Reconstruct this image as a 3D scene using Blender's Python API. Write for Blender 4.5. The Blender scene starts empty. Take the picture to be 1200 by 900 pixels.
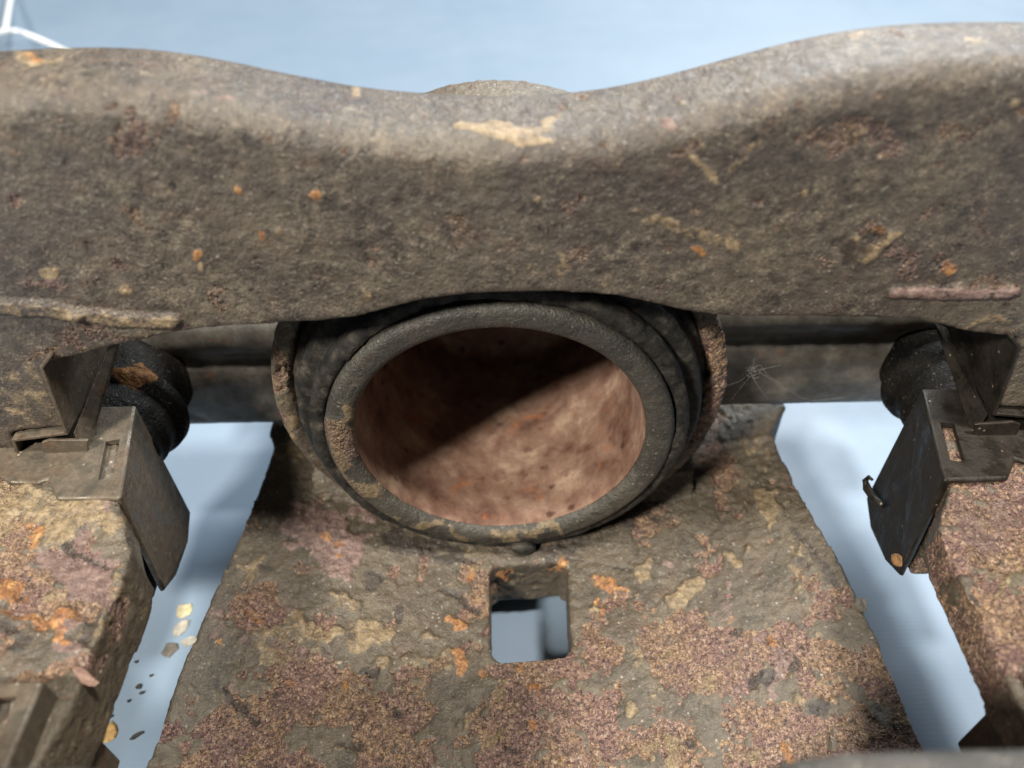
import bpy, bmesh, math, random
import numpy as np
from mathutils import Vector, Matrix, Euler
random.seed(4); rng = np.random.default_rng(4)
S = bpy.context.scene
COL = S.collection

# ------------------------------------------------------------------ camera
# all dimensions below are millimetres; objects are written in metres
F = 950.; TH = math.radians(43.5); ROLL = math.radians(1.2)
CAM = np.array([1.6, -86.04, 140.67])
_fw = np.array([0, math.cos(TH), -math.sin(TH)]); _rt = np.array([1., 0, 0]); _up = np.cross(_rt, _fw)
_c, _s = math.cos(ROLL), math.sin(ROLL)
RX = _c*_rt - _s*_up; UX = _s*_rt + _c*_up
def on(u, v, ax, val):
    d = _fw + RX*(u-600)/F - UX*(v-450)/F
    return CAM + d*(val-CAM[ax])/d[ax]
def proj(P):
    q = np.asarray(P, float) - CAM; w = np.maximum(q@_fw, 1.)
    return 600+F*(q@RX)/w, 450-F*(q@UX)/w
cd = bpy.data.cameras.new('camera'); cam = bpy.data.objects.new('camera', cd); COL.objects.link(cam)
M = Matrix.Identity(4)
for i in range(3):
    M[i][0] = RX[i]; M[i][1] = UX[i]; M[i][2] = -_fw[i]; M[i][3] = CAM[i]*.001
cam.matrix_world = M
cd.sensor_width = 36; cd.lens = F/1200*36; cd.clip_start = .004; cd.clip_end = 20
cd.dof.use_dof = True; cd.dof.focus_distance = .121; cd.dof.aperture_fstop = 18
S.camera = cam

# ------------------------------------------------------------------ light
w = bpy.data.worlds.new('World'); S.world = w; w.use_nodes = True
bg = w.node_tree.nodes['Background']; bg.inputs[0].default_value = (.86, .93, 1, 1); bg.inputs[1].default_value = .05
def lamp(name, loc, target, size, power, col):
    l = bpy.data.lights.new(name, 'AREA'); l.shape = 'DISK'; l.size = size; l.energy = power; l.color = col
    o = bpy.data.objects.new(name, l); COL.objects.link(o); o.location = loc
    o.rotation_euler = (Vector(target)-Vector(loc)).to_track_quat('-Z', 'Y').to_euler()
lamp('window_light', (.34, .80, .76), (0, 0, .06), .60, 18, (.92, .97, 1))
lamp('ceiling_light', (.28, -.12, .96), (0, 0, .03), .13, 13, (1, .95, .87))
lamp('bench_light', (-.30, -.36, .52), (0, 0, .03), .085, 7.6, (1, .94, .84))
S.cycles.max_bounces = 5; S.cycles.diffuse_bounces = 1; S.cycles.glossy_bounces = 2
S.view_settings.view_transform = 'Standard'; S.view_settings.look = 'None'
S.view_settings.gamma = 1; S.view_settings.use_curve_mapping = False; S.view_settings.exposure = 0

# ------------------------------------------------------------------ noise
def _h(ix, iy, iz, sd):
    n = (ix.astype(np.uint32)*np.uint32(374761393) + iy.astype(np.uint32)*np.uint32(668265263)
         + iz.astype(np.uint32)*np.uint32(2147483647) + np.uint32((sd*974634777+12345) & 0xffffffff))
    n = (n ^ (n >> np.uint32(13)))*np.uint32(1274126177)
    n = (n ^ (n >> np.uint32(16)))*np.uint32(2246822519)
    return ((n ^ (n >> np.uint32(15))) & np.uint32(0xffffff)).astype(np.float64)/0xffffff
def vn(P, sc, sd=0):
    p = P/sc + 1000.; i = np.floor(p).astype(np.int64); f = p-i; f = f*f*f*(f*(f*6-15)+10)
    r = 0
    for a in (0, 1):
        for b in (0, 1):
            for c in (0, 1):
                wt = (f[:, 0] if a else 1-f[:, 0])*(f[:, 1] if b else 1-f[:, 1])*(f[:, 2] if c else 1-f[:, 2])
                r = r + wt*_h(i[:, 0]+a, i[:, 1]+b, i[:, 2]+c, sd)
    return r*2-1
def fbm(P, sc, oc=3, sd=0):
    r = 0; a = 1.
    for k in range(oc): r = r + a*vn(P, sc/2**k, sd+k*7); a *= .5
    return r
def sm(x, a, b):
    t = np.clip((x-a)/(b-a), 0, 1); return t*t*(3-2*t)

# ------------------------------------------------------------------ objects
ROOT = {}
def thing(name, label, cat, loc, group=None):
    o = bpy.data.objects.new(name, None); COL.objects.link(o); o.empty_display_size = .01
    o.location = Vector(loc)*.001; o['label'] = label; o['category'] = cat
    if group: o['group'] = group
    ROOT[o.name] = np.array(loc, float); return o
def origin(par):
    r = np.zeros(3)
    while par is not None:
        r = r + np.array(par.location)*1000; par = par.parent
    return r
def finish(name, me, mat, parent, smooth=True):
    """mesh in world mm -> object in metres under its parent"""
    n = len(me.vertices); co = np.empty(n*3); me.vertices.foreach_get('co', co)
    co = (co.reshape(-1, 3) - origin(parent))*.001
    me.vertices.foreach_set('co', co.ravel()); me.update()
    if smooth: me.polygons.foreach_set('use_smooth', [True]*len(me.polygons))
    me.name = name; me.materials.clear(); me.materials.append(mat)
    o = bpy.data.objects.new(name, me); COL.objects.link(o)
    if parent is not None: o.parent = parent
    return o
def pyd(V, Fc):
    me = bpy.data.meshes.new('m'); me.from_pydata([tuple(v) for v in V], [], Fc); me.update(); return me
def evalmods(me, mods):
    o = bpy.data.objects.new('tmp', me); COL.objects.link(o)
    for t, kw in mods:
        m = o.modifiers.new(t, t)
        for k, v in kw.items(): setattr(m, k, v)
    bpy.context.view_layer.update()
    r = bpy.data.meshes.new_from_object(o.evaluated_get(bpy.context.evaluated_depsgraph_get()))
    COL.objects.unlink(o); bpy.data.objects.remove(o); return r
def boolean(me, cut):
    a = bpy.data.objects.new('cut', cut); COL.objects.link(a)
    r = evalmods(me, [('BOOLEAN', dict(operation='DIFFERENCE', solver='EXACT', object=a))])
    COL.objects.unlink(a); bpy.data.objects.remove(a); return r
def prism(bm, pts, ax, lo, hi):
    """closed prism; pts in the plane normal to ax (x: y,z  y: x,z  z: x,y)"""
    def p3(p, h): return ((h, p[0], p[1]), (p[0], h, p[1]), (p[0], p[1], h))[ax]
    A = [bm.verts.new(p3(p, lo)) for p in pts]; B = [bm.verts.new(p3(p, hi)) for p in pts]
    fs = [bm.faces.new(A), bm.faces.new(B[::-1])]
    n = len(pts)
    for i in range(n): fs.append(bm.faces.new((A[i], A[i-1], B[i-1], B[i])))
    bmesh.ops.recalc_face_normals(bm, faces=fs); return A, B, fs
def box(bm, x0, x1, y0, y1, z0, z1): return prism(bm, [(x0, y0), (x1, y0), (x1, y1), (x0, y1)], 2, z0, z1)
def tomesh(bm):
    me = bpy.data.meshes.new('m'); bm.to_mesh(me); bm.free(); return me
def lathe(prof, n=128, cx=0, cz=0, closed=True):
    """prof (radius, y) revolved round an axis parallel to y"""
    V = []; Fc = []; k = len(prof)
    for i in range(n):
        a = 2*math.pi*i/n
        for r, y in prof: V.append((cx+r*math.sin(a), y, cz+r*math.cos(a)))
    for i in range(n):
        j = (i+1) % n
        for q in range(k if closed else k-1):
            t = (q+1) % k; Fc.append((i*k+q, j*k+q, j*k+t, i*k+t))
    me = pyd(V, Fc); bm = bmesh.new(); bm.from_mesh(me); bmesh.ops.remove_doubles(bm, verts=bm.verts, dist=1e-4)
    bmesh.ops.recalc_face_normals(bm, faces=bm.faces); bm.to_mesh(me); bm.free(); return me
def dens(prof, step):
    out = []
    for a, b in zip(prof, prof[1:]):
        n = max(1, int(math.hypot(b[0]-a[0], b[1]-a[1])/step))
        for i in range(n): out.append((a[0]+(b[0]-a[0])*i/n, a[1]+(b[1]-a[1])*i/n))
    out.append(prof[-1]); return out

def worley(P, sc, sd):
    p = P/sc + 1000.; i = np.floor(p).astype(np.int64); f = p-i; best = np.full(len(P), 9.)
    for a in (-1, 0, 1):
        for b in (-1, 0, 1):
            for c in (-1, 0, 1):
                X, Y, Z = i[:, 0]+a, i[:, 1]+b, i[:, 2]+c
                d = (a+_h(X, Y, Z, sd)-f[:, 0])**2 + (b+_h(X, Y, Z, sd+1)-f[:, 1])**2 + (c+_h(X, Y, Z, sd+2)-f[:, 2])**2
                best = np.minimum(best, d)
    return np.sqrt(best)
CLS = ('rust', 'orange', 'tan', 'dark', 'pink')
def weather(me, stamps, amp=1., base_rust=None, warp=7., seed=0, grit=1., crust=True, chips=1.):
    """rust, crust and stains: relief on the mesh plus masks kept as point attributes"""
    n = len(me.vertices); P = np.empty(n*3); me.vertices.foreach_get('co', P); P = P.reshape(-1, 3)
    N = np.empty(n*3); me.vertex_normals.foreach_get('vector', N); N = N.reshape(-1, 3)
    u, v = proj(P); view = CAM-P; view /= np.linalg.norm(view, axis=1)[:, None]
    vis = sm((N*view).sum(1), .02, .2)
    wu = fbm(P, 4, 3, seed+50)*warp; wv = fbm(P, 4, 3, seed+90)*warp
    A = {c: np.zeros(n) for c in CLS}; H = np.zeros(n)
    if base_rust is not None: A['rust'] += base_rust(P, u, v)
    for s in stamps:
        if s[0] == 'line':
            _, cls, x0, y0, x1, y1, wd, st, h = s
            dx, dy = x1-x0, y1-y0; L2 = dx*dx+dy*dy
            k = .35
            t = np.clip(((u-x0)*dx+(v-y0)*dy)/L2, 0, 1)
            d = np.hypot(u+wu*k-x0-t*dx, v+wv*k-y0-t*dy)/wd
        else:
            cls, x0, y0, ra, rb, ang, st, h = s
            k = min(2.4, max(ra, rb)/9)
            c_, s_ = math.cos(math.radians(ang)), math.sin(math.radians(ang))
            a = (u+wu*k-x0); b = (v+wv*k-y0)
            d = np.hypot((a*c_+b*s_)/ra, (-a*s_+b*c_)/rb)
        m = (1-sm(d, .72, 1.15))*vis
        A[cls] = np.maximum(A[cls], m*st)
        H += (1-sm(d, .86, 1.02))*vis*h*1.15
    r = sm(A['rust'] + .42*fbm(P, 5, 4, seed+61) + .14*vn(P, .8, seed+67), .34, .60) if crust else np.clip(A['rust'], 0, 1)
    A['rust'] = r
    D = H + amp*(.22*fbm(P, 9, 2, seed) + .13*fbm(P, 2.6, 3, seed+3)*(.6+r))
    if crust: D += .42*(1-r)*vis*min(1, amp*amp)                      # skin of old paint and grime that has flaked off the rust
    w1 = worley(P, 1.25, seed+71); w2 = worley(P, .7, seed+73)
    D += grit*(r*(.42*(.5-w1) + .24*(.5-w2) + .18*vn(P, .6, seed+17)) + (1-r)*(.12*vn(P, .9, seed+19) + .10*(.5-w2)))
    pit = sm(fbm(P, 3.2, 2, seed+23), .8, 1.1); D -= pit*.32*amp*amp*(.3+r)
    chip = sm(vn(P, 1.7, seed+29), .62, .78)*(1-r)*chips*(amp > .4); D -= chip*.28*amp
    A['dark'] = np.maximum(A['dark'], np.maximum(pit*.55, chip*.35))
    lump = sm(vn(P, 1.5, seed+37), .66, .80)*chips*(amp > .9); D += lump*.30
    A['tan'] = np.maximum(A['tan'], lump*.42)
    P2 = P + N*(D*(.18+.82*sm((N*view).sum(1), .1, .55)))[:, None]
    me.vertices.foreach_set('co', P2.ravel())
    for c in CLS:
        at = me.attributes.new(c, 'FLOAT', 'POINT'); at.data.foreach_set('value', np.clip(A[c], 0, 1).astype(np.float32))
    me.update()

# ------------------------------------------------------------------ materials
class NT:
    def __init__(s, name):
        s.mat = bpy.data.materials.new(name); s.mat.use_nodes = True; s.t = s.mat.node_tree; s.t.nodes.clear()
        s.out = s.n('ShaderNodeOutputMaterial'); s.b = s.n('ShaderNodeBsdfPrincipled')
        s.t.links.new(s.b.outputs[0], s.out.inputs[0])
        tc = s.n('ShaderNodeTexCoord'); mp = s.n('ShaderNodeVectorMath'); mp.operation = 'SCALE'
        mp.inputs['Scale'].default_value = 1000; s.l(tc.outputs['Object'], mp.inputs[0]); s.co = mp.outputs[0]
    def n(s, t): return s.t.nodes.new(t)
    def l(s, a, b): s.t.links.new(a, b)
    def set(s, i, v):
        if hasattr(v, 'is_linked'): s.l(v, i)
        else:
            if isinstance(v, tuple) and len(v) == 3 and i.type == 'RGBA': v = v+(1,)
            i.default_value = v
    def noise(s, size, detail=4, rough=.6, dist=0.):
        k = s.n('ShaderNodeTexNoise'); k.inputs['Scale'].default_value = 1/size; k.inputs['Detail'].default_value = detail
        k.inputs['Roughness'].default_value = rough; k.inputs['Distortion'].default_value = dist
        s.l(s.co, k.inputs['Vector']); return k.outputs[0]
    def voro(s, size, out='Color'):
        k = s.n('ShaderNodeTexVoronoi'); k.inputs['Scale'].default_value = 1/size; k.inputs['Randomness'].default_value = 1
        s.l(s.co, k.inputs['Vector']); return k.outputs[out]
    def ramp(s, fac, stops, interp='LINEAR'):
        k = s.n('ShaderNodeValToRGB'); e = k.color_ramp.elements; k.color_ramp.interpolation = interp
        while len(e) < len(stops): e.new(.5)
        for q, (p, c) in zip(e, stops): q.position = p; q.color = c+(1,) if len(c) == 3 else c
        s.set(k.inputs[0], fac); return k.outputs[0]
    def g(s, fac, a, b): 
        k = s.n('ShaderNodeMapRange'); k.interpolation_type = 'SMOOTHSTEP'; s.set(k.inputs[0], fac)
        k.inputs[1].default_value = a; k.inputs[2].default_value = b; return k.outputs[0]
    def m(s, op, a, b=0., c=None):
        k = s.n('ShaderNodeMath'); k.operation = op; s.set(k.inputs[0], a); s.set(k.inputs[1], b)
        if c is not None: s.set(k.inputs[2], c)
        return k.outputs[0]
    def mix(s, f, a, b, mode='MIX'):
        k = s.n('ShaderNodeMix'); k.data_type = 'RGBA'; k.blend_type = mode; s.set(k.inputs[0], f); s.set(k.inputs[6], a); s.set(k.inputs[7], b)
        return k.outputs[2]
    def sep(s, c):
        k = s.n('ShaderNodeSeparateColor'); s.l(c, k.inputs[0]); return k.outputs
    def attr(s, nm):
        k = s.n('ShaderNodeAttribute'); k.attribute_name = nm; return k.outputs['Fac']
    def bump(s, h, dist, strength=1., prev=None):
        k = s.n('ShaderNodeBump'); k.inputs['Distance'].default_value = dist*.001; s.set(k.inputs['Strength'], strength)
        s.set(k.inputs['Height'], h)
        if prev is not None: s.l(prev, k.inputs['Normal'])
        return k.outputs[0]
    def done(s, col, rough, metal=0., normal=None, spec=.5):
        s.set(s.b.inputs['Base Color'], col); s.set(s.b.inputs['Roughness'], rough); s.set(s.b.inputs['Metallic'], metal)
        s.b.inputs['Specular IOR Level'].default_value = spec
        if normal is not None: s.l(normal, s.b.inputs['Normal'])
        return s.mat

def rusty(name, c0, c1, c2, rust_bias=0., speck=.5, dk=.70, spec=.7, grainy=.45, rk=1., bmp=.5):
    t = NT(name)
    big = t.noise(13, 4, .62, .5); mid = t.noise(2.6, 4, .7); fine = t.noise(1.9, 5, .8); grain = t.noise(.34, 2, .7)
    pg = t.m('MULTIPLY_ADD', t.g(t.noise(7.5, 3, .6), .36, .64), grainy*.75, grainy*.25)
    def k(c, f): return tuple(min(1, x*f) for x in c)
    col = t.ramp(big, [(.30, c1), (.5, c0), (.70, c2)])
    col = t.mix(t.m('MULTIPLY', t.g(mid, .50, .70), .6), col, k(c1, .55))
    col = t.mix(t.m('MULTIPLY', t.g(t.noise(4.5, 4, .7), .54, .70), .5), col, (c0[0]*1.15, c0[1]*.82, c0[2]*.72))
    col = t.mix(t.m('MULTIPLY', t.g(t.m('ADD', fine, t.m('MULTIPLY', grain, .5)), .78, .56), pg), col, k(c1, .28))
    col = t.mix(t.m('MULTIPLY', t.g(t.m('ADD', fine, t.m('MULTIPLY', grain, .6)), .82, 1.04), t.m('MULTIPLY', pg, .8)), col, k(c2, 2.0))
    wob = t.m('ADD', t.m('MULTIPLY', t.m('ADD', t.noise(2.6, 4, .75), -.5), 1.1), t.m('MULTIPLY', t.m('ADD', fine, -.5), .9))
    def mask(nm, bias=0., lo=.34, hi=.62): return t.g(t.m('ADD', t.m('ADD', t.attr(nm), wob), bias), lo, hi)
    mr = t.g(t.m('ADD', t.m('ADD', t.attr('rust'), t.m('MULTIPLY', wob, .45)), rust_bias), .34, .62)
    hue = t.noise(6.5, 3, .65, .6)
    rc = t.ramp(hue, [(.32, (.21, .115, .115)), (.42, (.34, .205, .17)), (.50, (.26, .165, .11)), (.58, (.44, .295, .14)), (.68, (.28, .215, .145))])
    rc = t.mix(t.m('MULTIPLY', t.g(t.noise(1.4, 4, .7), .60, .70), .55), rc, (.33, .155, .05))
    gg = t.m('ADD', t.noise(.7, 3, .75), t.m('MULTIPLY', grain, .55))
    dv = t.n('ShaderNodeTexNoise'); dv.inputs['Scale'].default_value = 2.2; dv.inputs['Detail'].default_value = 1; t.l(t.co, dv.inputs['Vector'])
    dm = t.n('ShaderNodeVectorMath'); dm.operation = 'MULTIPLY_ADD'; t.l(dv.outputs['Color'], dm.inputs[0]); dm.inputs[1].default_value = (.9, .9, .9); t.l(t.co, dm.inputs[2])
    def gv(size):
        q_ = t.n('ShaderNodeTexVoronoi'); q_.inputs['Scale'].default_value = 1/size; t.l(dm.outputs[0], q_.inputs['Vector']); return q_.outputs['Distance'], t.sep(q_.outputs['Color'])
    g1d, g1c = gv(.52); g2d, g2c = gv(.27)
    gc = t.ramp(t.m('ADD', t.m('MULTIPLY', g1c[0], .6), t.m('MULTIPLY', g2c[1], .4)), [(.12, (.03, .018, .016)), (.28, (.15, .078, .064)), (.42, (.28, .165, .138)), (.56, (.46, .31, .255)), (.66, (.52, .33, .13)), (.82, (.78, .62, .46))])
    rc = t.mix(.5, rc, gc)
    rc = t.mix(t.m('MULTIPLY', t.g(g1d, .45, .78), .65), rc, t.mix(.7, rc, (.02, .012, .011)))
    rc = t.mix(t.m('MULTIPLY', t.g(gg, .74, .56), .8), rc, (.025, .015, .013))
    rc = t.mix(1., rc, (rk, rk*.93, rk*.93), 'MULTIPLY')
    col = t.mix(t.m('MULTIPLY', mr, .94), col, rc)
    col = t.mix(t.m('MULTIPLY', t.g(g1c[2], .86, .92), t.g(g1d, .40, .15)), col, t.mix(.45, col, (.52, .45, .35)))
    def layer(col, nm, a, b, c, f=.8, sz=1.1):
        x = t.m('ADD', t.m('MULTIPLY', t.noise(sz, 4, .75), .75), t.m('MULTIPLY', fine, .25))
        return t.mix(t.m('MULTIPLY', mask(nm), f), col, t.ramp(x, [(.33, a), (.5, b), (.66, c)]))
    col = layer(col, 'tan', (.11, .075, .04), (.31, .22, .115), (.56, .43, .26), .8)
    col = layer(col, 'pink', (.085, .047, .042), (.225, .138, .118), (.42, .30, .25), .85)
    col = layer(col, 'orange', (.09, .036, .018), (.40, .165, .05), (.80, .46, .15), .82, .9)
    col = layer(col, 'dark', (.018, .014, .012), (.045, .034, .027), (.10, .07, .055), .85)
    vd = t.voro(.75, 'Distance'); fl = t.sep(t.voro(.75))
    lightf = t.m('MULTIPLY', t.g(fl[2], .93, .95), t.g(vd, .36, .18))
    col = t.mix(t.m('MULTIPLY', lightf, speck), col, (.58, .51, .41))
    darkf = t.m('MULTIPLY', t.g(fl[1], .93, .95), t.g(vd, .42, .2))
    col = t.mix(t.m('MULTIPLY', darkf, .7), col, (.045, .022, .017))
    shiny = t.g(t.sep(t.voro(.42))[0], .88, .95)
    rough = t.m('SUBTRACT', t.m('MULTIPLY_ADD', mid, .4, .36), t.m('MULTIPLY', shiny, .22))
    n1 = t.bump(t.noise(1.3, 4, .75), bmp, .9)
    n2 = t.bump(gg, .35, t.m('MULTIPLY_ADD', mr, .6, .4), t.bump(t.m('SUBTRACT', 1., g1d), .38, t.m('MULTIPLY_ADD', mr, .85, .15), n1))
    return t.done(t.mix(1., col, (dk, dk, dk), 'MULTIPLY'), rough, 0, n2, spec)
cast_iron = rusty('rusty cast iron', (.122, .096, .064), (.080, .063, .042), (.175, .14, .09))
beam_iron = rusty('weathered bracket iron', (.110, .086, .064), (.068, .052, .042), (.160, .130, .090), 0., .22, grainy=1., rk=.55, bmp=.42)
piston_rim = rusty('worn piston steel', (.085, .078, .062), (.045, .042, .036), (.14, .125, .095), -.08, .4, .52)
finger_iron = rusty('sooty finger iron', (.05, .045, .037), (.035, .031, .026), (.07, .062, .05), -.1, .2)

t = NT('rusted piston bore')
col = t.ramp(t.noise(9, 7, .7, .25), [(.32, (.085, .042, .032)), (.45, (.18, .110, .084)), (.54, (.245, .165, .128)), (.62, (.35, .255, .195)), (.72, (.45, .355, .26))])
col = t.mix(t.m('MULTIPLY', t.g(t.noise(3, 6, .7), .56, .70), .75), col, (.11, .045, .032))
col = t.mix(t.m('MULTIPLY', t.g(t.noise(5.5, 6, .75, .3), .56, .70), .7), col, (.36, .135, .05))
sp = t.m('MULTIPLY', t.g(t.sep(t.voro(4.2))[0], .74, .78), t.g(t.m('ADD', t.voro(4.2, 'Distance'), t.m('MULTIPLY', t.noise(.9, 4), .3)), .42, .24))
col = t.mix(t.m('MULTIPLY', sp, .85), col, (.05, .022, .018))
bore_rust = t.done(t.mix(1., col, (1.02, .95, .88), 'MULTIPLY'), t.m('MULTIPLY_ADD', t.noise(2, 3), .3, .42), 0, t.bump(t.noise(.9, 5, .65), .12, .6), .4)

t = NT('dusty rubber')
col = t.ramp(t.noise(2.6, 6, .7), [(.38, (.008, .008, .007)), (.52, (.026, .023, .019)), (.62, (.062, .053, .041)), (.76, (.13, .11, .082))])
rubber = t.done(col, t.m('MULTIPLY_ADD', t.noise(1.2, 3), .3, .48), 0, t.bump(t.noise(.9, 5, .75), .4, .9), .35)

t = NT('sooty ear iron')
col = t.ramp(t.noise(5, 6, .65), [(.35, (.05, .044, .036)), (.55, (.10, .09, .074)), (.72, (.19, .17, .14))])
col = t.mix(t.m('MULTIPLY', t.g(t.noise(3.5, 4), .60, .72), .5), col, (.20, .075, .035))
ear_mat = t.done(col, t.m('MULTIPLY_ADD', t.noise(1.5, 3), .3, .34), 0, t.bump(t.noise(.8, 5, .65), .18, .6), .5)

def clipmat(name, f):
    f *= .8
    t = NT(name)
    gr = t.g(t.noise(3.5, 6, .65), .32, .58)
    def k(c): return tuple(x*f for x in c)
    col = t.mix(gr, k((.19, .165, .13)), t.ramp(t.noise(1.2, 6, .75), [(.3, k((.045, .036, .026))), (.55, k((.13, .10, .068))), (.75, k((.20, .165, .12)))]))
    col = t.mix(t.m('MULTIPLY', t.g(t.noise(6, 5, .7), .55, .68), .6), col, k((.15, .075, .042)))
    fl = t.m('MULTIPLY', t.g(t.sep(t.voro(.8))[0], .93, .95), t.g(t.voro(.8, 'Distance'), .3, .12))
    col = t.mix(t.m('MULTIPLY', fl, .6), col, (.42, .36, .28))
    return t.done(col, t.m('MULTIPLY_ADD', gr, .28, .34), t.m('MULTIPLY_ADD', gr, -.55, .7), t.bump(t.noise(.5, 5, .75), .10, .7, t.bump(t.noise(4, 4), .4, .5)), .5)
clip_steel = clipmat('grimy stainless sheet', 1.); clip_shaded = clipmat('grimy stainless sheet with painted shade', .2)  # second is the same sheet for the right side, shade painted into its colour
t = NT('pale blue painted bench')
col = t.ramp(t.noise(60, 5, .6), [(.35, (.175, .238, .31)), (.65, (.197, .255, .328))])
col = t.mix(t.m('MULTIPLY', t.g(t.noise(9, 6, .75), .60, .80), .28), col, (.30, .33, .35))
col = t.mix(t.m('MULTIPLY', t.g(t.noise(2.2, 4, .7), .66, .76), .35), col, (.50, .52, .50))
wv = t.n('ShaderNodeTexWave'); wv.bands_direction = 'Y'; wv.inputs['Scale'].default_value = .35; wv.inputs['Distortion'].default_value = 1.4; wv.inputs['Detail'].default_value = 2
t.l(t.co, wv.inputs['Vector'])
bench = t.done(col, t.m('MULTIPLY_ADD', t.noise(14, 4), .25, .34), 0, t.bump(t.noise(5, 4), .12, .35, t.bump(wv.outputs[1], .05, .12)), .3)
def plain(name, c, rough=.6, var=.35, sz=.8):
    t = NT(name); col = t.ramp(t.noise(sz, 4, .65), [(.3, tuple(x*(1-var) for x in c)), (.7, tuple(min(1, x*(1+var)) for x in c))])
    return t.done(col, rough, 0, t.bump(t.noise(sz*.5, 4), .1, .7), .4)

# ------------------------------------------------------------------ the surface
me = pyd([(-1500, -900, 0), (1500, -900, 0), (1500, 1500, 0), (-1500, 1500, 0)], [(0, 1, 2, 3)])
ws = finish('work_surface', me, bench, None, False); ws['kind'] = 'structure'
ws['label'] = 'pale blue painted work surface under the brake caliper'

# ------------------------------------------------------------------ brake caliper
PC = (-.4, 47.2)            # piston axis x, z
cal = thing('brake_caliper', 'rusty brake caliper with open piston and square bridge window lying on blue surface', 'brake caliper', (4, 0, 0))
def ztop(x, y=0): return 17 + ((x-4)/55.)**2*8.
def edge(pix):
    out = []
    for u, v in pix:
        z = 25.
        for _ in range(12): p = on(u, v, 2, z); z = ztop(p[0])
        out.append((p[1], p[0]))
    out.sort(); return np.array(out)
EL = edge([(316, 505), (322, 525), (303, 575), (283, 625), (240, 722), (213, 785), (190, 850), (174, 893)])
ER = edge([(922, 479), (911, 488), (904, 505), (915, 535), (945, 592), (985, 660), (1012, 715), (1045, 790), (1070, 850), (1092, 893)])
def xl(y): return np.interp(y, EL[:, 0], EL[:, 1])
def xr(y): return np.interp(y, ER[:, 0], ER[:, 1])
ny, nx = 60, 40
ys = np.linspace(-76, 36, ny); V = []; Fc = []
for y in ys:
    a, b = xl(y), xr(y)
    for i in range(nx):
        x = a+(b-a)*i/(nx-1); V.append((x, y, ztop(x)))
off = len(V)
for y in ys:
    a, b = xl(y), xr(y)
    for i in range(nx):
        x = a+(b-a)*i/(nx-1); V.append((x, y, ztop(x)-12))
def q(j, i): return j*nx+i
for j in range(ny-1):
    for i in range(nx-1):
        Fc.append((q(j, i), q(j, i+1), q(j+1, i+1), q(j+1, i)))
        Fc.append((off+q(j, i), off+q(j+1, i), off+q(j+1, i+1), off+q(j, i+1)))
for j in range(ny-1):
    Fc.append((q(j, 0), q(j+1, 0), off+q(j+1, 0), off+q(j, 0)))
    Fc.append((q(j, nx-1), off+q(j, nx-1), off+q(j+1, nx-1), q(j+1, nx-1)))
for i in range(nx-1):
    Fc.append((q(0, i), off+q(0, i), off+q(0, i+1), q(0, i+1)))
    Fc.append((q(ny-1, i), q(ny-1, i+1), off+q(ny-1, i+1), off+q(ny-1, i)))
bridge = pyd(V, Fc)
bm = bmesh.new()
_, _, fs = prism(bm, [(-2.9, -21.6), (10.6, -20.6), (10.9, -2.2), (-3.2, -2.8)], 2, -5, 40)
bmesh.ops.bevel(bm, geom=[e for e in bm.edges if abs(e.verts[0].co.z-e.verts[1].co.z) > 10], offset=.9, segments=3, affect='EDGES')
bridge = boolean(bridge, tomesh(bm))
# cylinder housing with its counterbore lip, and a foot at the back that stands on the surface
hous = lathe(dens([(34.0, 9.2), (34.6, 8.6), (36.4, 8.6), (37.0, 9.4), (37.2, 46.8), (35.6, 49), (24, 50), (24, 45.8), (32.6, 44), (32.8, 12)], 4), 96, *PC)
bm = bmesh.new(); bm.from_mesh(bridge); bm.from_mesh(hous)
box(bm, -22, 26, 24, 46, 0, 20)
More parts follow.
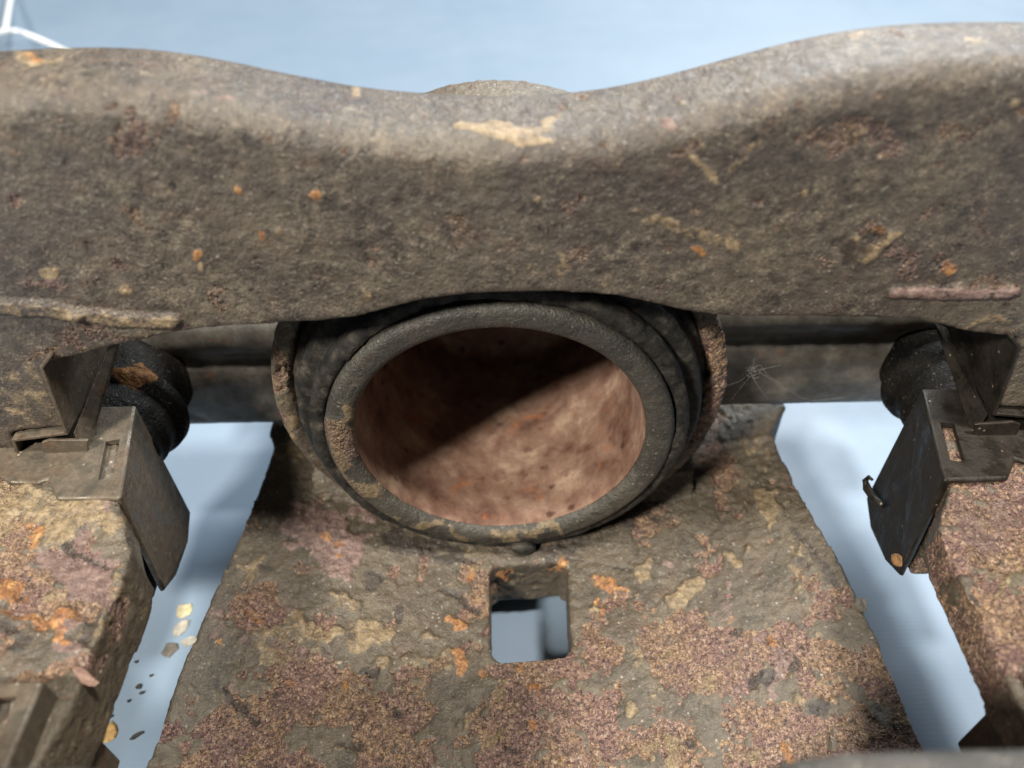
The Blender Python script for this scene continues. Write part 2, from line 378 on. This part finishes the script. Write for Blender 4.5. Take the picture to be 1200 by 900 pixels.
# saddle that ramps from the bridge up to the bore lip on both sides
for sgn in (-1, 1):
    x0 = PC[0]+sgn*26; x1 = PC[0]+sgn*35.5
    prism(bm, [(8, 16), (12, 24), (22, 31), (34, 34), (34, 14)], 0, min(x0, x1), max(x0, x1))
body = tomesh(bm)
body = evalmods(body, [('REMESH', dict(mode='VOXEL', voxel_size=.4)), ('SMOOTH', dict(factor=.5, iterations=7))])
def body_rust(P, u, v):
    b = .52*sm(v, 690, 810)*(1-.35*np.exp(-((u-480)/60)**2))
    b = np.maximum(b, .25*(v > 560)); b += .34*fbm(P, 13, 2, 5)*(v > 640)
    return b*(1-.5*np.exp(-((u-490)/75)**2-((v-690)/70)**2)) 
rs = [('pink', 385, 632, 46, 42, 20, 1.2, .25), ('pink', 350, 610, 18, 20, 0, .6, .1),
      ('rust', 320, 850, 110, 45, -5, .62, 0), ('rust', 870, 800, 120, 75, 25, .62, 0), ('rust', 640, 850, 120, 40, 0, .55, 0),
      ('rust', 560, 722, 17, 48, 0, .75, -.2), ('rust', 632, 790, 66, 18, -6, .9, -.25), ('rust', 700, 760, 16, 20, 0, .8, 0),
      ('tan', 370, 737, 22, 17, 0, .6, .45), ('tan', 402, 706, 18, 12, 30, .5, .4), ('tan', 500, 771, 36, 12, -5, .5, .4),
      ('tan', 430, 745, 30, 26, 0, .6, .3), ('tan', 800, 693, 19, 15, 0, .7, .6), ('tan', 292, 672, 12, 14, 0, .7, .2),
      ('orange', 284, 715, 6, 24, 5, .5, .1), ('tan', 758, 676, 12, 15, 0, .55, .4), ('tan', 905, 602, 22, 18, 0, .6, .5),
      ('tan', 862, 650, 14, 10, 0, .55, .4), ('tan', 770, 770, 30, 18, 0, .4, .2), ('tan', 330, 760, 44, 26, 10, .45, .2),
      ('orange', 537, 740, 8, 11, 0, .9, .15), ('orange', 541, 772, 10, 14, 0, .9, .15), ('orange', 625, 806, 8, 10, 0, .9, .1),
      ('orange', 566, 794, 6, 6, 0, .8, .1), ('orange', 716, 690, 24, 13, 10, .7, .1), ('orange', 655, 656, 18, 7, 10, .85, .15),
      ('orange', 590, 668, 12, 6, -10, .75, .15), ('orange', 620, 845, 6, 8, 0, .8, 0), ('orange', 385, 640, 16, 10, 0, .55, 0),
      ('tan', 556, 667, 6, 6, 0, .9, .3), ('dark', 462, 718, 11, 12, 0, .9, -.2), ('dark', 437, 684, 16, 12, 0, .7, -.15),
      ('dark', 500, 690, 14, 9, 0, .5, -.1), ('dark', 880, 790, 30, 8, 0, .8, -.3), ('dark', 965, 830, 14, 14, 40, .7, -.3),
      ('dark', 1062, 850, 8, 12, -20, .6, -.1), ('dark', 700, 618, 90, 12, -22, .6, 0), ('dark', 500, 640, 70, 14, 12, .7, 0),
      ('tan', 870, 520, 50, 60, 0, .36, 0), ('rust', 842, 545, 22, 30, 0, .9, .1), ('rust', 838, 450, 16, 110, 0, .9, 0),
      ('rust', 322, 450, 12, 80, 0, .8, 0), ('tan', 336, 520, 8, 40, -8, .6, 0),
      ('line', 'dark', 250, 800, 300, 845, 5, .7, -.3), ('line', 'dark', 520, 690, 560, 715, 4, .8, -.25), ('line', 'dark', 665, 655, 740, 668, 3, .7, -.2),
      ('line', 'dark', 930, 620, 985, 690, 5, .6, -.25), ('dark', 435, 792, 14, 8, 0, .8, -.3), ('tan', 740, 836, 8, 8, 0, .8, .5)]+[(('tan', 'pink', 'tan', 'orange', 'dark', 'pink')[i % 6], 200+800*rng.random(), 660+235*rng.random(), 5+(22 if i % 6 < 2 else 7)*rng.random(), 4+(14 if i % 6 < 2 else 6)*rng.random(), 90*rng.random(), .35+.4*rng.random(), (.25, .1, .4, .1, -.3, .2)[i % 6]) for i in range(66)]
weather(body, rs, 1., body_rust, 8, 1, 1.1)
finish('body', body, cast_iron, cal)
# two fingers that reach up in front of the bridge
for x0, x1, top in ((19, 63, 76.4), (-66, -24, 77.0)):
    bm = bmesh.new(); _, _, fs = prism(bm, [(x0, 0), (x1, 0), (x1, 40), (x1-2, top-5), (x1-8, top-1), ((x0+x1)/2, top), (x0+9, top), (x0+3, top-2), (x0, top-8)], 1, -77, -60.0)
    fm = evalmods(tomesh(bm), [('REMESH', dict(mode='VOXEL', voxel_size=.9)), ('SMOOTH', dict(factor=.5, iterations=6))])
    weather(fm, [], .8, None, 5, 8, .6, False); finish('finger', fm, finger_iron, cal)
# piston cup
prof = dens([(22.7, .2), (23.1, -.6), (24, -1), (26.2, -1), (27, -.3), (27, 3.2), (25.6, 3.4), (25.6, 6.4), (27, 6.6), (27, 46), (22.2, 46), (22.2, 45)], .55)
pm = lathe(prof, 300, *PC, closed=False)
weather(pm, [('rust', 400, 520, 22, 30, -15, .8, .2), ('tan', 402, 490, 12, 16, 0, .8, .1), ('tan', 430, 565, 30, 10, 50, .6, .1), ('tan', 500, 615, 50, 8, 10, .7, .1),
             ('tan', 400, 545, 10, 22, -20, .7, 0), ('tan', 620, 622, 60, 7, 0, .65, .1), ('rust', 420, 560, 18, 12, 50, .6, .1),
             ('dark', 480, 618, 40, 7, 18, .7, 0), ('dark', 600, 636, 110, 8, 0, .7, 0), ('dark', 730, 600, 60, 8, -30, .5, 0)], .35, None, 5, 31, .35, False)
pis = finish('piston', pm, piston_rim, cal); pis['label'] = 'hollow steel piston cup with rusty inside'
bore = lathe(dens([(22.68, .25), (22.5, 3), (22.5, 44), (21, 45.5), (0.01, 45.6)], 1.2), 160, *PC, closed=False)
weather(bore, [], .25, None, 5, 41, .2, False)
bo = finish('bore', bore, bore_rust, pis)
# rubber dust boot, three folds
def fold(r0, y0, n=8): return [(r0+1.25*math.cos(a), y0+1.25*math.sin(a)) for a in np.linspace(-math.pi*.75, math.pi*.5, n)]
bp = [(25.7, 5.6), (25.7, 3.7), (27.05, 3.3), (27.05, .6), (27.5, .1), (28.8, .2), (29.5, .8), (29.6, 2.6), (29.2, 3.6), (29.9, 4.1), (31.4, 4.2), (32.1, 4.9), (32.2, 7), (32.0, 8.2), (33.4, 9.4), (33.3, 13), (30.5, 14), (27.4, 12), (27.2, 7)]
bt = lathe(dens(bp, .5), 260, *PC, closed=True)
weather(bt, [('tan', 450, 610, 40, 6, 35, .5, .2), ('tan', 770, 560, 12, 30, 30, .4, .1)], 1.5, None, 5, 47, 1.8, False)
finish('dust_boot', bt, rubber, cal)
nub = bmesh.new(); bmesh.ops.create_icosphere(nub, subdivisions=3, radius=2.1); 
for v_ in nub.verts: v_.co = Vector((v_.co.x*1.1+3.1, v_.co.y*.7-.2, v_.co.z*.75+18.7))
finish('boot_nub', tomesh(nub), rubber, cal)
# side ears that carry the guide pins
for x0, x1, dz in ((31, 86, 0), (-78, -30, -2.2)):
  prof = [(34, 57), (24, 57.5), (20.5, 56), (19, 53.5), (19.6, 51.2), (21, 49.2), (19.6, 47.4), (18.9, 45), (19.3, 39), (20.6, 33.5), (23, 30.4), (34, 30)]
  bm = bmesh.new(); prism(bm, [(y, z+dz) for y, z in prof], 0, x0, x1)
  em = evalmods(tomesh(bm), [('REMESH', dict(mode='VOXEL', voxel_size=.7)), ('SMOOTH', dict(factor=.5, iterations=6))])
  weather(em, [], .8, None, 5, 61, .4, False); finish('ear', em, ear_mat, cal)
# guide pin sleeves with bellows
for cx in (-64.5, 74.5):
    pr = [(0.01, 2), (7.5, 2), (8.5, 3), (8.5, 5)]
    pr += [(9.2, 6), (9.3, 9.5), (10.6, 10.3), (10.9, 11.6), (10.4, 12.8), (9.2, 13.6), (9.4, 19), (9.4, 30), (.01, 30)]
    if cx > 0: pr = [(r*.82, y+3 if y < 30 else y) for r, y in pr]
    gm = lathe(dens(pr, .8), 72, cx, 43.5, closed=False); weather(gm, [('orange', 155, 443, 30, 12, 5, .95, .1), ('rust', 155, 445, 36, 18, 5, .6, .1)], .5, None, 5, 71, .5, False)
    rm = rusty('sooty guide pin rubber', (.020, .018, .016), (.010, .010, .009), (.035, .03, .026), -.2, .1, .45, .12) if cx < 0 else rm
    finish('guide_pin_boot', gm, rm, cal)

# ------------------------------------------------------------------ bracket
brk = thing('caliper_bracket', 'weathered iron bracket with wavy cross beam and steel pad clips around caliper', 'bracket', (4, 0, 0))
tx = [-79, -70, -56, -41, -34, -27, -20, -13, -6, 2, 9, 15, 21, 27, 34, 41, 50, 60, 75, 87]
tz = [104.5, 105.2, 106, 106.2, 105.2, 103.5, 101.7, 100.4, 99.7, 99.4, 99.5, 100.2, 101.6, 103.3, 105.2, 106.5, 107, 106.8, 106, 105]
top = list(zip(tx, tz))
botp = [(87, 44), (84, 44), (84, 50), (79.6, 50.5), (78.8, 56.5), (70.6, 57.3), (68.9, 70.2), (62.3, 71.2), (54.2, 73.7), (42, 74.4), (29.2, 74.8), (23.6, 75.9), (19, 77.4), (14.6, 78.6), (8, 79.3), (1.8, 79.3),
        (-4, 79.2), (-8.8, 78.6), (-13.5, 77.3), (-17.8, 76), (-23, 75.4), (-28.8, 75.2), (-37.7, 74.7), (-44, 73.6), (-47, 72.7), (-50.7, 72.0), (-56, 70.4), (-60.4, 69.4), (-62.6, 57.2), (-70.8, 56.2), (-71.6, 50.5), (-76, 50), (-76, 44), (-79, 44)]
bm = bmesh.new(); prism(bm, [(x, z-6) for x, z in top]+botp, 1, -5, 9.5)
def sect(z, r=3.2, y0=-5, y1=9.5):      # rounded upper part of the beam
    o = [(y0, z-11)]+[(y0+r-r*math.cos(a), z-r+r*math.sin(a)) for a in np.linspace(0, math.pi/2, 7)]
    return o+[(y1-r+r*math.sin(a), z-r+r*math.cos(a)) for a in np.linspace(0, math.pi/2, 7)]+[(y1, z-11)]
xs_ = np.linspace(tx[0], tx[-1], 90)
tzs = np.interp(xs_, tx, tz); tzs = np.convolve(np.pad(tzs, 3, 'edge'), np.ones(7)/7, 'valid')
rings = [[bm.verts.new((x, y, z)) for y, z in sect(zz)] for x, zz in zip(xs_, tzs)]
fs = [bm.faces.new(rings[0]), bm.faces.new(rings[-1][::-1])]
for r0, r1 in zip(rings, rings[1:]):
    for i in range(len(r0)): fs.append(bm.faces.new((r0[i], r0[i-1], r1[i-1], r1[i])))
bmesh.ops.recalc_face_normals(bm, faces=fs)
me = evalmods(tomesh(bm), [('REMESH', dict(mode='VOXEL', voxel_size=.4)), ('SMOOTH', dict(factor=.5, iterations=7))])
bs = [('tan', 590, 150, 72, 13, 0, 1.1, .1), ('line', 'tan', 805, 180, 838, 212, 6, .55, .05), ('line', 'tan', 855, 200, 900, 152, 5, .45, 0), ('line', 'tan', 742, 250, 862, 288, 9, .5, .05),
      ('tan', 664, 310, 12, 26, 0, .45, 0), ('tan', 1010, 294, 36, 13, -5, .85, .2), ('dark', 985, 292, 22, 16, 0, .7, -.2), ('rust', 1022, 277, 18, 12, 0, .9, .1), ('orange', 1030, 272, 8, 6, 0, .7, 0),
      ('rust', 1055, 306, 18, 10, 0, .9, .1), ('rust', 1110, 315, 20, 14, -20, .9, .2), ('orange', 1112, 312, 10, 9, -20, .8, .1), ('orange', 815, 297, 10, 7, 0, .8, .1),
      ('orange', 371, 231, 7, 6, 0, 1, .15), ('orange', 232, 296, 6, 7, 0, 1, .15), ('orange', 281, 221, 5, 7, 0, .9, .1), ('orange', 305, 276, 5, 5, 0, .9, .1), ('tan', 325, 273, 5, 5, 0, .9, .1),
      ('rust', 20, 235, 9, 7, 0, .9, .1), ('rust', 75, 336, 55, 14, 10, .6, .1), ('pink', 60, 330, 26, 12, 0, .5, .1), ('tan', 60, 315, 10, 8, 0, .8, .1), ('tan', 147, 338, 7, 7, 0, .9, .1), ('rust', 200, 218, 8, 7, 0, .8, 0),
      ('line', 'tan', 0, 358, 90, 368, 9, .5, .5), ('line', 'tan', 90, 368, 205, 376, 8, .5, .5), ('rust', 110, 395, 90, 14, -6, .5, 0), ('tan', 150, 385, 26, 8, 0, .5, .2),
      ('line', 'pink', 1047, 342, 1188, 340, 7, .95, .5), ('tan', 1160, 382, 30, 8, 0, .5, .1), ('rust', 1010, 170, 60, 30, 0, .45, 0), ('pink', 790, 145, 10, 7, 0, .8, .1),
      ('rust', 990, 145, 8, 6, 0, .8, 0), ('tan', 1010, 160, 7, 5, 0, .9, .1), ('tan', 40, 70, 40, 8, -10, .6, 0), ('orange', 35, 68, 14, 4, -10, .7, 0), ('tan', 1010, 45, 25, 8, -10, .6, 0), ('tan', 1140, 55, 16, 6, 0, .6, 0),
      ('tan', 40, 470, 40, 60, 0, .38, 0), ('rust', 10, 485, 12, 8, 0, .7, 0), ('rust', 130, 150, 90, 30, 0, .4, 0), ('rust', 360, 165, 60, 20, 20, .35, 0), ('pink', 250, 120, 30, 8, 0, .4, 0),
      ('dark', 150, 185, 9, 7, 0, .6, 0), ('dark', 200, 216, 7, 6, 0, .8, -.1), ('dark', 340, 130, 60, 12, 15, .45, 0), ('tan', 440, 375, 8, 6, 0, .8, .1), ('rust', 655, 240, 20, 12, 0, .5, .1),
      ('rust', 830, 170, 60, 14, -20, .5, 0)]+[(('rust', 'dark', 'tan', 'rust', 'dark')[i % 5], 1200*rng.random(), 90+270*rng.random(), 3+5*rng.random(), 3+4*rng.random(), 90*rng.random(), .5+.4*rng.random(), (.08, -.12, .1, -.1, .05)[i % 5]) for i in range(80)]
weather(me, bs, .5, lambda P, u, v: -.08+.12*vn(P, 12, 9), 7, 3, .6, True, .6)
beam = finish('cross_beam', me, beam_iron, brk)
# arms that run past the disc gap
def arm(plan, lugs, zb, st, base, seed):
    bm = bmesh.new(); prism(bm, plan, 2, zb, 52)
    for l in lugs: box(bm, *l)
    me = evalmods(tomesh(bm), [('REMESH', dict(mode='VOXEL', voxel_size=.4)), ('SMOOTH', dict(factor=.5, iterations=4))])
    weather(me, st, 1.1, base, 8, seed, 1.1); return finish('arm', me, cast_iron, brk)
arm([(-79, 9), (-72.5, 9), (-72.5, -4), (-57.2, -4), (-53.4, -15.5), (-51.2, -20), (-49.2, -22.8), (-48.6, -26), (-49.2, -44), (-51.5, -62), (-79, -62)],
    [(-79, -57.4, -13.5, 4, 25.5, 51.5), (-79, -51.8, -62, -43.6, 34, 54.6)], 42,
    [('tan', 55, 600, 120, 30, 8, .62, .35), ('pink', 90, 660, 48, 26, 20, .9, -.25), ('pink', 115, 690, 26, 26, 0, .8, -.2), ('rust', 50, 705, 40, 34, 0, .8, -.2), ('orange', 15, 700, 16, 16, 0, .75, .1),
     ('orange', 55, 732, 40, 9, 10, .7, .1), ('dark', 8, 745, 18, 14, 0, .7, 0), ('pink', 82, 752, 24, 24, 0, .7, .2), ('rust', 60, 790, 60, 18, 0, .7, 0), ('tan', 66, 697, 10, 9, 0, 1, .3),
     ('pink', 128, 601, 22, 9, 0, .9, 0), ('orange', 40, 640, 12, 22, 0, .5, .1), ('tan', 130, 720, 24, 60, 35, .42, 0), ('dark', 108, 740, 7, 24, 15, .8, -.3), ('line', 'dark', 78, 641, 125, 668, 4, .8, -.3)],
    lambda P, u, v: .2+.2*vn(P, 7, 2), 5)
arm([(87, 9), (80.5, 9), (80.5, -4), (65.4, -4), (62, -15.5), (59.6, -19), (58, -22), (57.4, -26), (57.2, -44), (59.8, -62), (87, -62)],
    [(65.2, 87, -13.5, 4, 27.5, 51.5), (59.8, 87, -62, -42.6, 36, 54.6)], 45,
    [('rust', 1160, 640, 70, 70, 0, .75, 0), ('pink', 1150, 630, 40, 30, 40, .6, .1), ('tan', 1155, 612, 12, 9, 0, .8, .2), ('tan', 1175, 690, 14, 10, 0, .6, .2), ('dark', 1140, 700, 14, 8, 40, .8, -.3)],
    lambda P, u, v: .5+.2*vn(P, 7, 2), 6)
# pad clips: folded stainless sheet
def sheets(polys, th, cut=None, bev=.12):
    bm = bmesh.new()
    for pl in polys:
        P = [Vector(p) for p in pl]; n = Vector((0, 0, 0))
        for i in range(len(P)): n += (P[i]-P[0]).cross(P[(i+1) % len(P)]-P[0])
        n.normalize(); A = [bm.verts.new(p) for p in P]; B = [bm.verts.new(p-n*th) for p in P]
        f = [bm.faces.new(A), bm.faces.new(B[::-1])]
        for i in range(len(P)): f.append(bm.faces.new((A[i], A[i-1], B[i-1], B[i])))
        bmesh.ops.recalc_face_normals(bm, faces=f)
    me = tomesh(bm)
    if cut is not None: me = boolean(me, cut)
    return evalmods(me, [('BEVEL', dict(width=bev, segments=2, limit_method='ANGLE', angle_limit=.6))])
def ribbon(line, y0, y1, th, ext=None):
    """sheet folded along y: line of (x,z)"""
    polys = []
    for k in range(len(line)-1):
        a, b = line[k], line[k+1]
        polys.append([(a[0], y0, a[1]), (b[0], y0, b[1]), (b[0], y1, b[1]), (a[0], y1, a[1])])
    V = []; Fc = []
    for x, z in line: V += [(x, y0, z), (x, y1, z)]
    for k in range(len(line)-1): Fc.append((2*k, 2*k+1, 2*k+3, 2*k+2))
    return evalmods(pyd(V, Fc), [('SOLIDIFY', dict(thickness=th, offset=0., use_even_offset=True)), ('BEVEL', dict(width=.14, segments=2, limit_method='ANGLE', angle_limit=.5))])
def folded(topf, side, cut):
    bm = bmesh.new(); d = {}
    def v(p):
        k_ = tuple(round(x, 3) for x in p)
        if k_ not in d: d[k_] = bm.verts.new(p)
        return d[k_]
    bm.faces.new([v(p) for p in topf]); bm.faces.new([v(p) for p in side])
    bmesh.ops.recalc_face_normals(bm, faces=bm.faces)
    me = evalmods(tomesh(bm), [('SOLIDIFY', dict(thickness=.9, offset=0., use_even_offset=True)), ('BEVEL', dict(width=.45, segments=3, limit_method='ANGLE', angle_limit=.9))])
    return boolean(me, cut)
def mx(p, s): return p if s < 0 else (8.2-p[0],)+tuple(p[1:])
def cutbox(c, hx, hy, ang, z0, z1):
    bm = bmesh.new(); ca, sa = math.cos(ang), math.sin(ang)
    prism(bm, [(c[0]+x*ca-y*sa, c[1]+x*sa+y*ca) for x, y in ((-hx, -hy), (hx, -hy), (hx, hy), (-hx, hy))], 2, z0, z1)
    return tomesh(bm)
for s in (-1, 1):
    CM = clip_steel if s < 0 else clip_shaded
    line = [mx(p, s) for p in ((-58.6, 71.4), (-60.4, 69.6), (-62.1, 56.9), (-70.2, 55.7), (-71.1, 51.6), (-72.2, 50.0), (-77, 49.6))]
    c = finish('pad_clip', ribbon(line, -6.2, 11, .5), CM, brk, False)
    c['label'] = 'folded stainless clip lining the pad slot under the cross beam'
    # springy tongue in front of the slot and the strip that carries it
    tp = [mx(p, s) for p in ((-66.6, -6.4, 52.6), (-66.2, -6.4, 52.1), (-61.4, -6.4, 51.8), (-60.6, -6.4, 52.4), (-59.6, -6.2, 55.4), (-65.0, -6.2, 55.8), (-66.2, -6.4, 55.4))]
    sp_ = [mx(p, s) for p in ((-60.9, -6.3, 52.0), (-61.5, -5.6, 56.4), (-60.2, 9, 60.4), (-57.8, 9, 61.6))]
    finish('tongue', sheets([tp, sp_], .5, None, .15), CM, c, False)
    # strap over the arm: top plate with a slot, and a side plate
    tpl = [mx(p, s) for p in ((-56.8, 3, 52.9), (-53.0, -15.2, 53.0), (-61.5, -15.0, 52.9), (-64.2, -11.4, 52.8), (-65.4, -12.0, 52.8), (-69.5, -11.6, 52.6), (-72.5, -10, 52.5), (-78, -9, 52.5), (-78, 3, 52.5))]
    ca = mx((-56.6, -8.0), s)
    spl = [tpl[1], tpl[0]]+[mx(p, s) for p in ((-57.0, 4.6, 24.6), (-56.6, -.5, 22.6), (-56.0, -8.5, 24.2), (-54.9, -14.2, 28.6), (-53.6, -15.3, 33.5))]
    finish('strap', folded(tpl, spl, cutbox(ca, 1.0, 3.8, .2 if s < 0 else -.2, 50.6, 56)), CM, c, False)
    # the clip at the far end of the arm
    zt = 55.6
    tq = [mx(p, s) for p in ((-51.2, -42.8, zt), (-51.4, -61.5, zt), (-78, -61.5, zt), (-78, -42.8, zt))]
    sq = [tq[1], tq[0]]+[mx(p, s) for p in ((-50.8, -42.3, 33), (-50.6, -61.5, 33))]
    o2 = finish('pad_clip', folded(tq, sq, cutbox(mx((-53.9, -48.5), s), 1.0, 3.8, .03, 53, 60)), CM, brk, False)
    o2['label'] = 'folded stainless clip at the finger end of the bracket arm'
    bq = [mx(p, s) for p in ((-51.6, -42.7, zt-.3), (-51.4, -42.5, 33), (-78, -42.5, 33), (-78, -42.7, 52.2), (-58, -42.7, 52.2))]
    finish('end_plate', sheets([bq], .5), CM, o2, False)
# curled spring end on one clip
hk = [(on(u, v, 0, 60.2)) for u, v in ((1034, 592), (1024, 584), (1016, 572), (1014, 563), (1018, 559), (1022, 562))]
def tube(pts, rad, n=8):
    V = []; Fc = []; P = [np.array(p, float) for p in pts]; k = len(P)
    rad = rad if isinstance(rad, (list, tuple)) else [rad]*k
    for i in range(k):
        d = P[min(i+1, k-1)]-P[max(i-1, 0)]; d /= np.linalg.norm(d); a = np.cross(d, (.31, .2, .93)); a /= np.linalg.norm(a); b = np.cross(d, a)
        for j in range(n):
            t_ = 2*math.pi*j/n; V.append(P[i]+rad[i]*(a*math.cos(t_)+b*math.sin(t_)))
    for i in range(k-1):
        for j in range(n): Fc.append((i*n+j, i*n+(j+1) % n, (i+1)*n+(j+1) % n, (i+1)*n+j))
    Fc.append(tuple(range(n))[::-1]); Fc.append(tuple((k-1)*n+j for j in range(n))); return pyd(V, Fc)
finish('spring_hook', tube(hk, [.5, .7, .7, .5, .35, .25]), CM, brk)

# ------------------------------------------------------------------ small things
def bez(pts, n=10):
    P = [np.array(p, float) for p in pts]; P = [2*P[0]-P[1]]+P+[2*P[-1]-P[-2]]; out = []
    for i in range(1, len(P)-2):
        for k in range(n):
            t_ = k/n; out.append(.5*((2*P[i])+(-P[i-1]+P[i+1])*t_+(2*P[i-1]-5*P[i]+4*P[i+1]-P[i+2])*t_*t_+(-P[i-1]+3*P[i]-3*P[i+1]+P[i+2])*t_**3))
    out.append(P[-2]); return out
white = plain('white cable sheath', (.80, .80, .80), .35, .05, 4)
def W(u, v, z): return on(u, v, 2, z)
c1 = bez([W(-90, 75, 1.6), W(-40, 52, 4), W(0, 38, 9), W(15, 36.5, 10), W(30, 40, 7), W(55, 50, 3), W(90, 66, 1.6), W(140, 84, 1.6)])
c2 = bez([W(6, 37, 12.2), W(9, 18, 9), W(13, -6, 4), W(18, -40, 1.6), W(30, -70, 1.6)])
cb = thing('cable', 'thin white cable lying in a loop on blue surface behind the bracket', 'cable', tuple(W(30, 40, 0)))
finish('strand', tube(c1, 1.15, 12), white, cb); finish('strand', tube(c2, 1.25, 12), white, cb)

def flake(u, v, z, lx, ly, h, ang, mat, label, group=None, seed=0, sit=None):
    p = on(u, v, 2, z) if sit is None else np.array(sit, float)
    r = np.random.default_rng(seed); n = 9; V = []; Fc = []
    rad = .75+.4*r.random(n)
    for lay, (sc, zz) in enumerate(((.85, 0), (1, .45), (.8, 1.))):
        for i in range(n):
            a = 2*math.pi*i/n; x = lx/2*sc*rad[i]*math.cos(a); y = ly/2*sc*rad[i]*math.sin(a)
            V.append((p[0]+x*math.cos(ang)-y*math.sin(ang), p[1]+x*math.sin(ang)+y*math.cos(ang), p[2]-.03+h*zz*(1 if lay < 2 else .75+.5*r.random())))
    for l in range(2):
        for i in range(n): Fc.append((l*n+i, l*n+(i+1) % n, (l+1)*n+(i+1) % n, (l+1)*n+i))
    Fc.append(tuple(range(n))[::-1]); Fc.append(tuple(range(2*n, 3*n)))
    me = pyd(V, Fc); co = np.array(V); me2 = me
    o = finish('flake', me2, mat, None, False)
    for v_ in o.data.vertices: v_.co -= Vector(p*.001)
    o.location = Vector(p*.001); o['label'] = label; o['category'] = 'flake'
    if group: o['group'] = group
    return o
cream = plain('cream flake', (.42, .37, .23), .7); tanm = plain('tan flake', (.36, .23, .09), .7); pinkm = plain('pinkish rust flake', (.20, .125, .095), .7); blackm = plain('dark flake', (.03, .026, .022)); greym = plain('grey flake', (.11, .10, .085), .7); orm = plain('orange rust flake', (.30, .16, .07), .7)
pale = plain('pale scale', (.34, .32, .27), .7)
flake(216, 716, 0, 3.4, 3.4, .4, .3, cream, 'pale cream square flake on blue surface beside caliper bridge', seed=1)
flake(127, 860, 0, 3.8, 4.2, .4, .2, tanm, 'tan rounded flake on blue surface beside steel clip corner', seed=2)
flake(160, 715, 0, 4.0, 2.4, .4, .1, orm, 'small orange brown flake in the shadow under the bracket arm', seed=3)
flake(199, 762, 0, 3.2, 3.0, .4, .8, greym, 'grey brown flake touching the edge of caliper bridge', seed=4)
flake(212, 737, 0, 4.2, 3.0, .5, .9, pale, 'whitish thin scale below the cream square flake', seed=5)
flake(222, 752, 0, 3.4, 2.2, .5, .2, pale, 'small whitish scale at the bridge edge beside grey flake', seed=15)
flake(121, 788, 0, 2.2, 2.2, .6, 0, greym, 'small round grey flake near the bracket arm', seed=7)
for i, (u, v, a, b, g_) in enumerate(((126, 776, 1.2, 2.8, -.1), (163, 805, 1.1, 1.2, 0), (167, 812, 1.2, .6, .3), (160, 776, .7, .7, 0), (161, 862, 2.8, .9, .6), (103, 836, 2.2, .8, .8), (130, 840, 1.0, .5, .3), (178, 792, .8, .5, .5), (151, 822, .6, .5, 0))):
    flake(u, v, 0, a, b, .4, g_, blackm, 'tiny dark speck of grit on blue surface in gap beside bridge', 'dark grit specks on the blue surface', seed=20+i)
flake(0, 0, 0, 4.6, 1.5, .8, -.6, pinkm, 'pinkish splinter of rust hanging over the bracket arm edge', seed=8, sit=(-48.6, -40.6, 51.9))
flake(0, 0, 0, 1.5, 2.2, 1.2, .2, orm, 'pinkish rust crumb at the corner of dark steel clip', seed=9, sit=on(1050, 658, 0, 60.6))
p = on(1016, 703, 2, 26)
flake(0, 0, 0, 2.2, 2.6, 1.2, .4, greym, 'grey brown scale lifting off the outer bridge edge', seed=10, sit=(xr(p[1])-.3, p[1], ztop(xr(p[1]))-.3))
silk = plain('cobweb silk', (.40, .40, .38), .5, .1, 3)
web = thing('cobweb', 'wispy grey cobweb strands stretched beside the piston bore lip', 'cobweb', tuple(on(880, 440, 1, 17)))
def strand(pix, r=.016):
    finish('strand', tube(bez([on(u, v, 1, y) for u, v, y in pix], 6), r, 5), silk, web)
for pix in (((852, 452, 9), (868, 446, 13), (880, 437, 17), (896, 432, 18), (915, 428, 18.6)), ((880, 437, 17), (888, 452, 16), (900, 468, 17)), ((872, 432, 17), (880, 437, 17), (884, 420, 18.6)), ((890, 436, 17), (905, 446, 17), (925, 458, 18), (950, 469, 18), (990, 466, 19)),
            ((856, 470, 12), (870, 452, 14), (882, 438, 17)), ((878, 436, 17), (890, 428, 18), (900, 440, 18), (918, 452, 18.4))): strand(pix)
for k in range(9):
    a, b_ = rng.random()*6.28, rng.random()*6.28; strand(((880+6*math.cos(b_), 437+4*math.sin(b_), 17), (880+6*math.cos(a), 437+5*math.sin(a), 16.4), (880+9*math.cos(a+1.2), 437+6*math.sin(a+1.2), 17), (880+12*math.cos(a+.5), 437+8*math.sin(a+.5), 17.4)), .013)
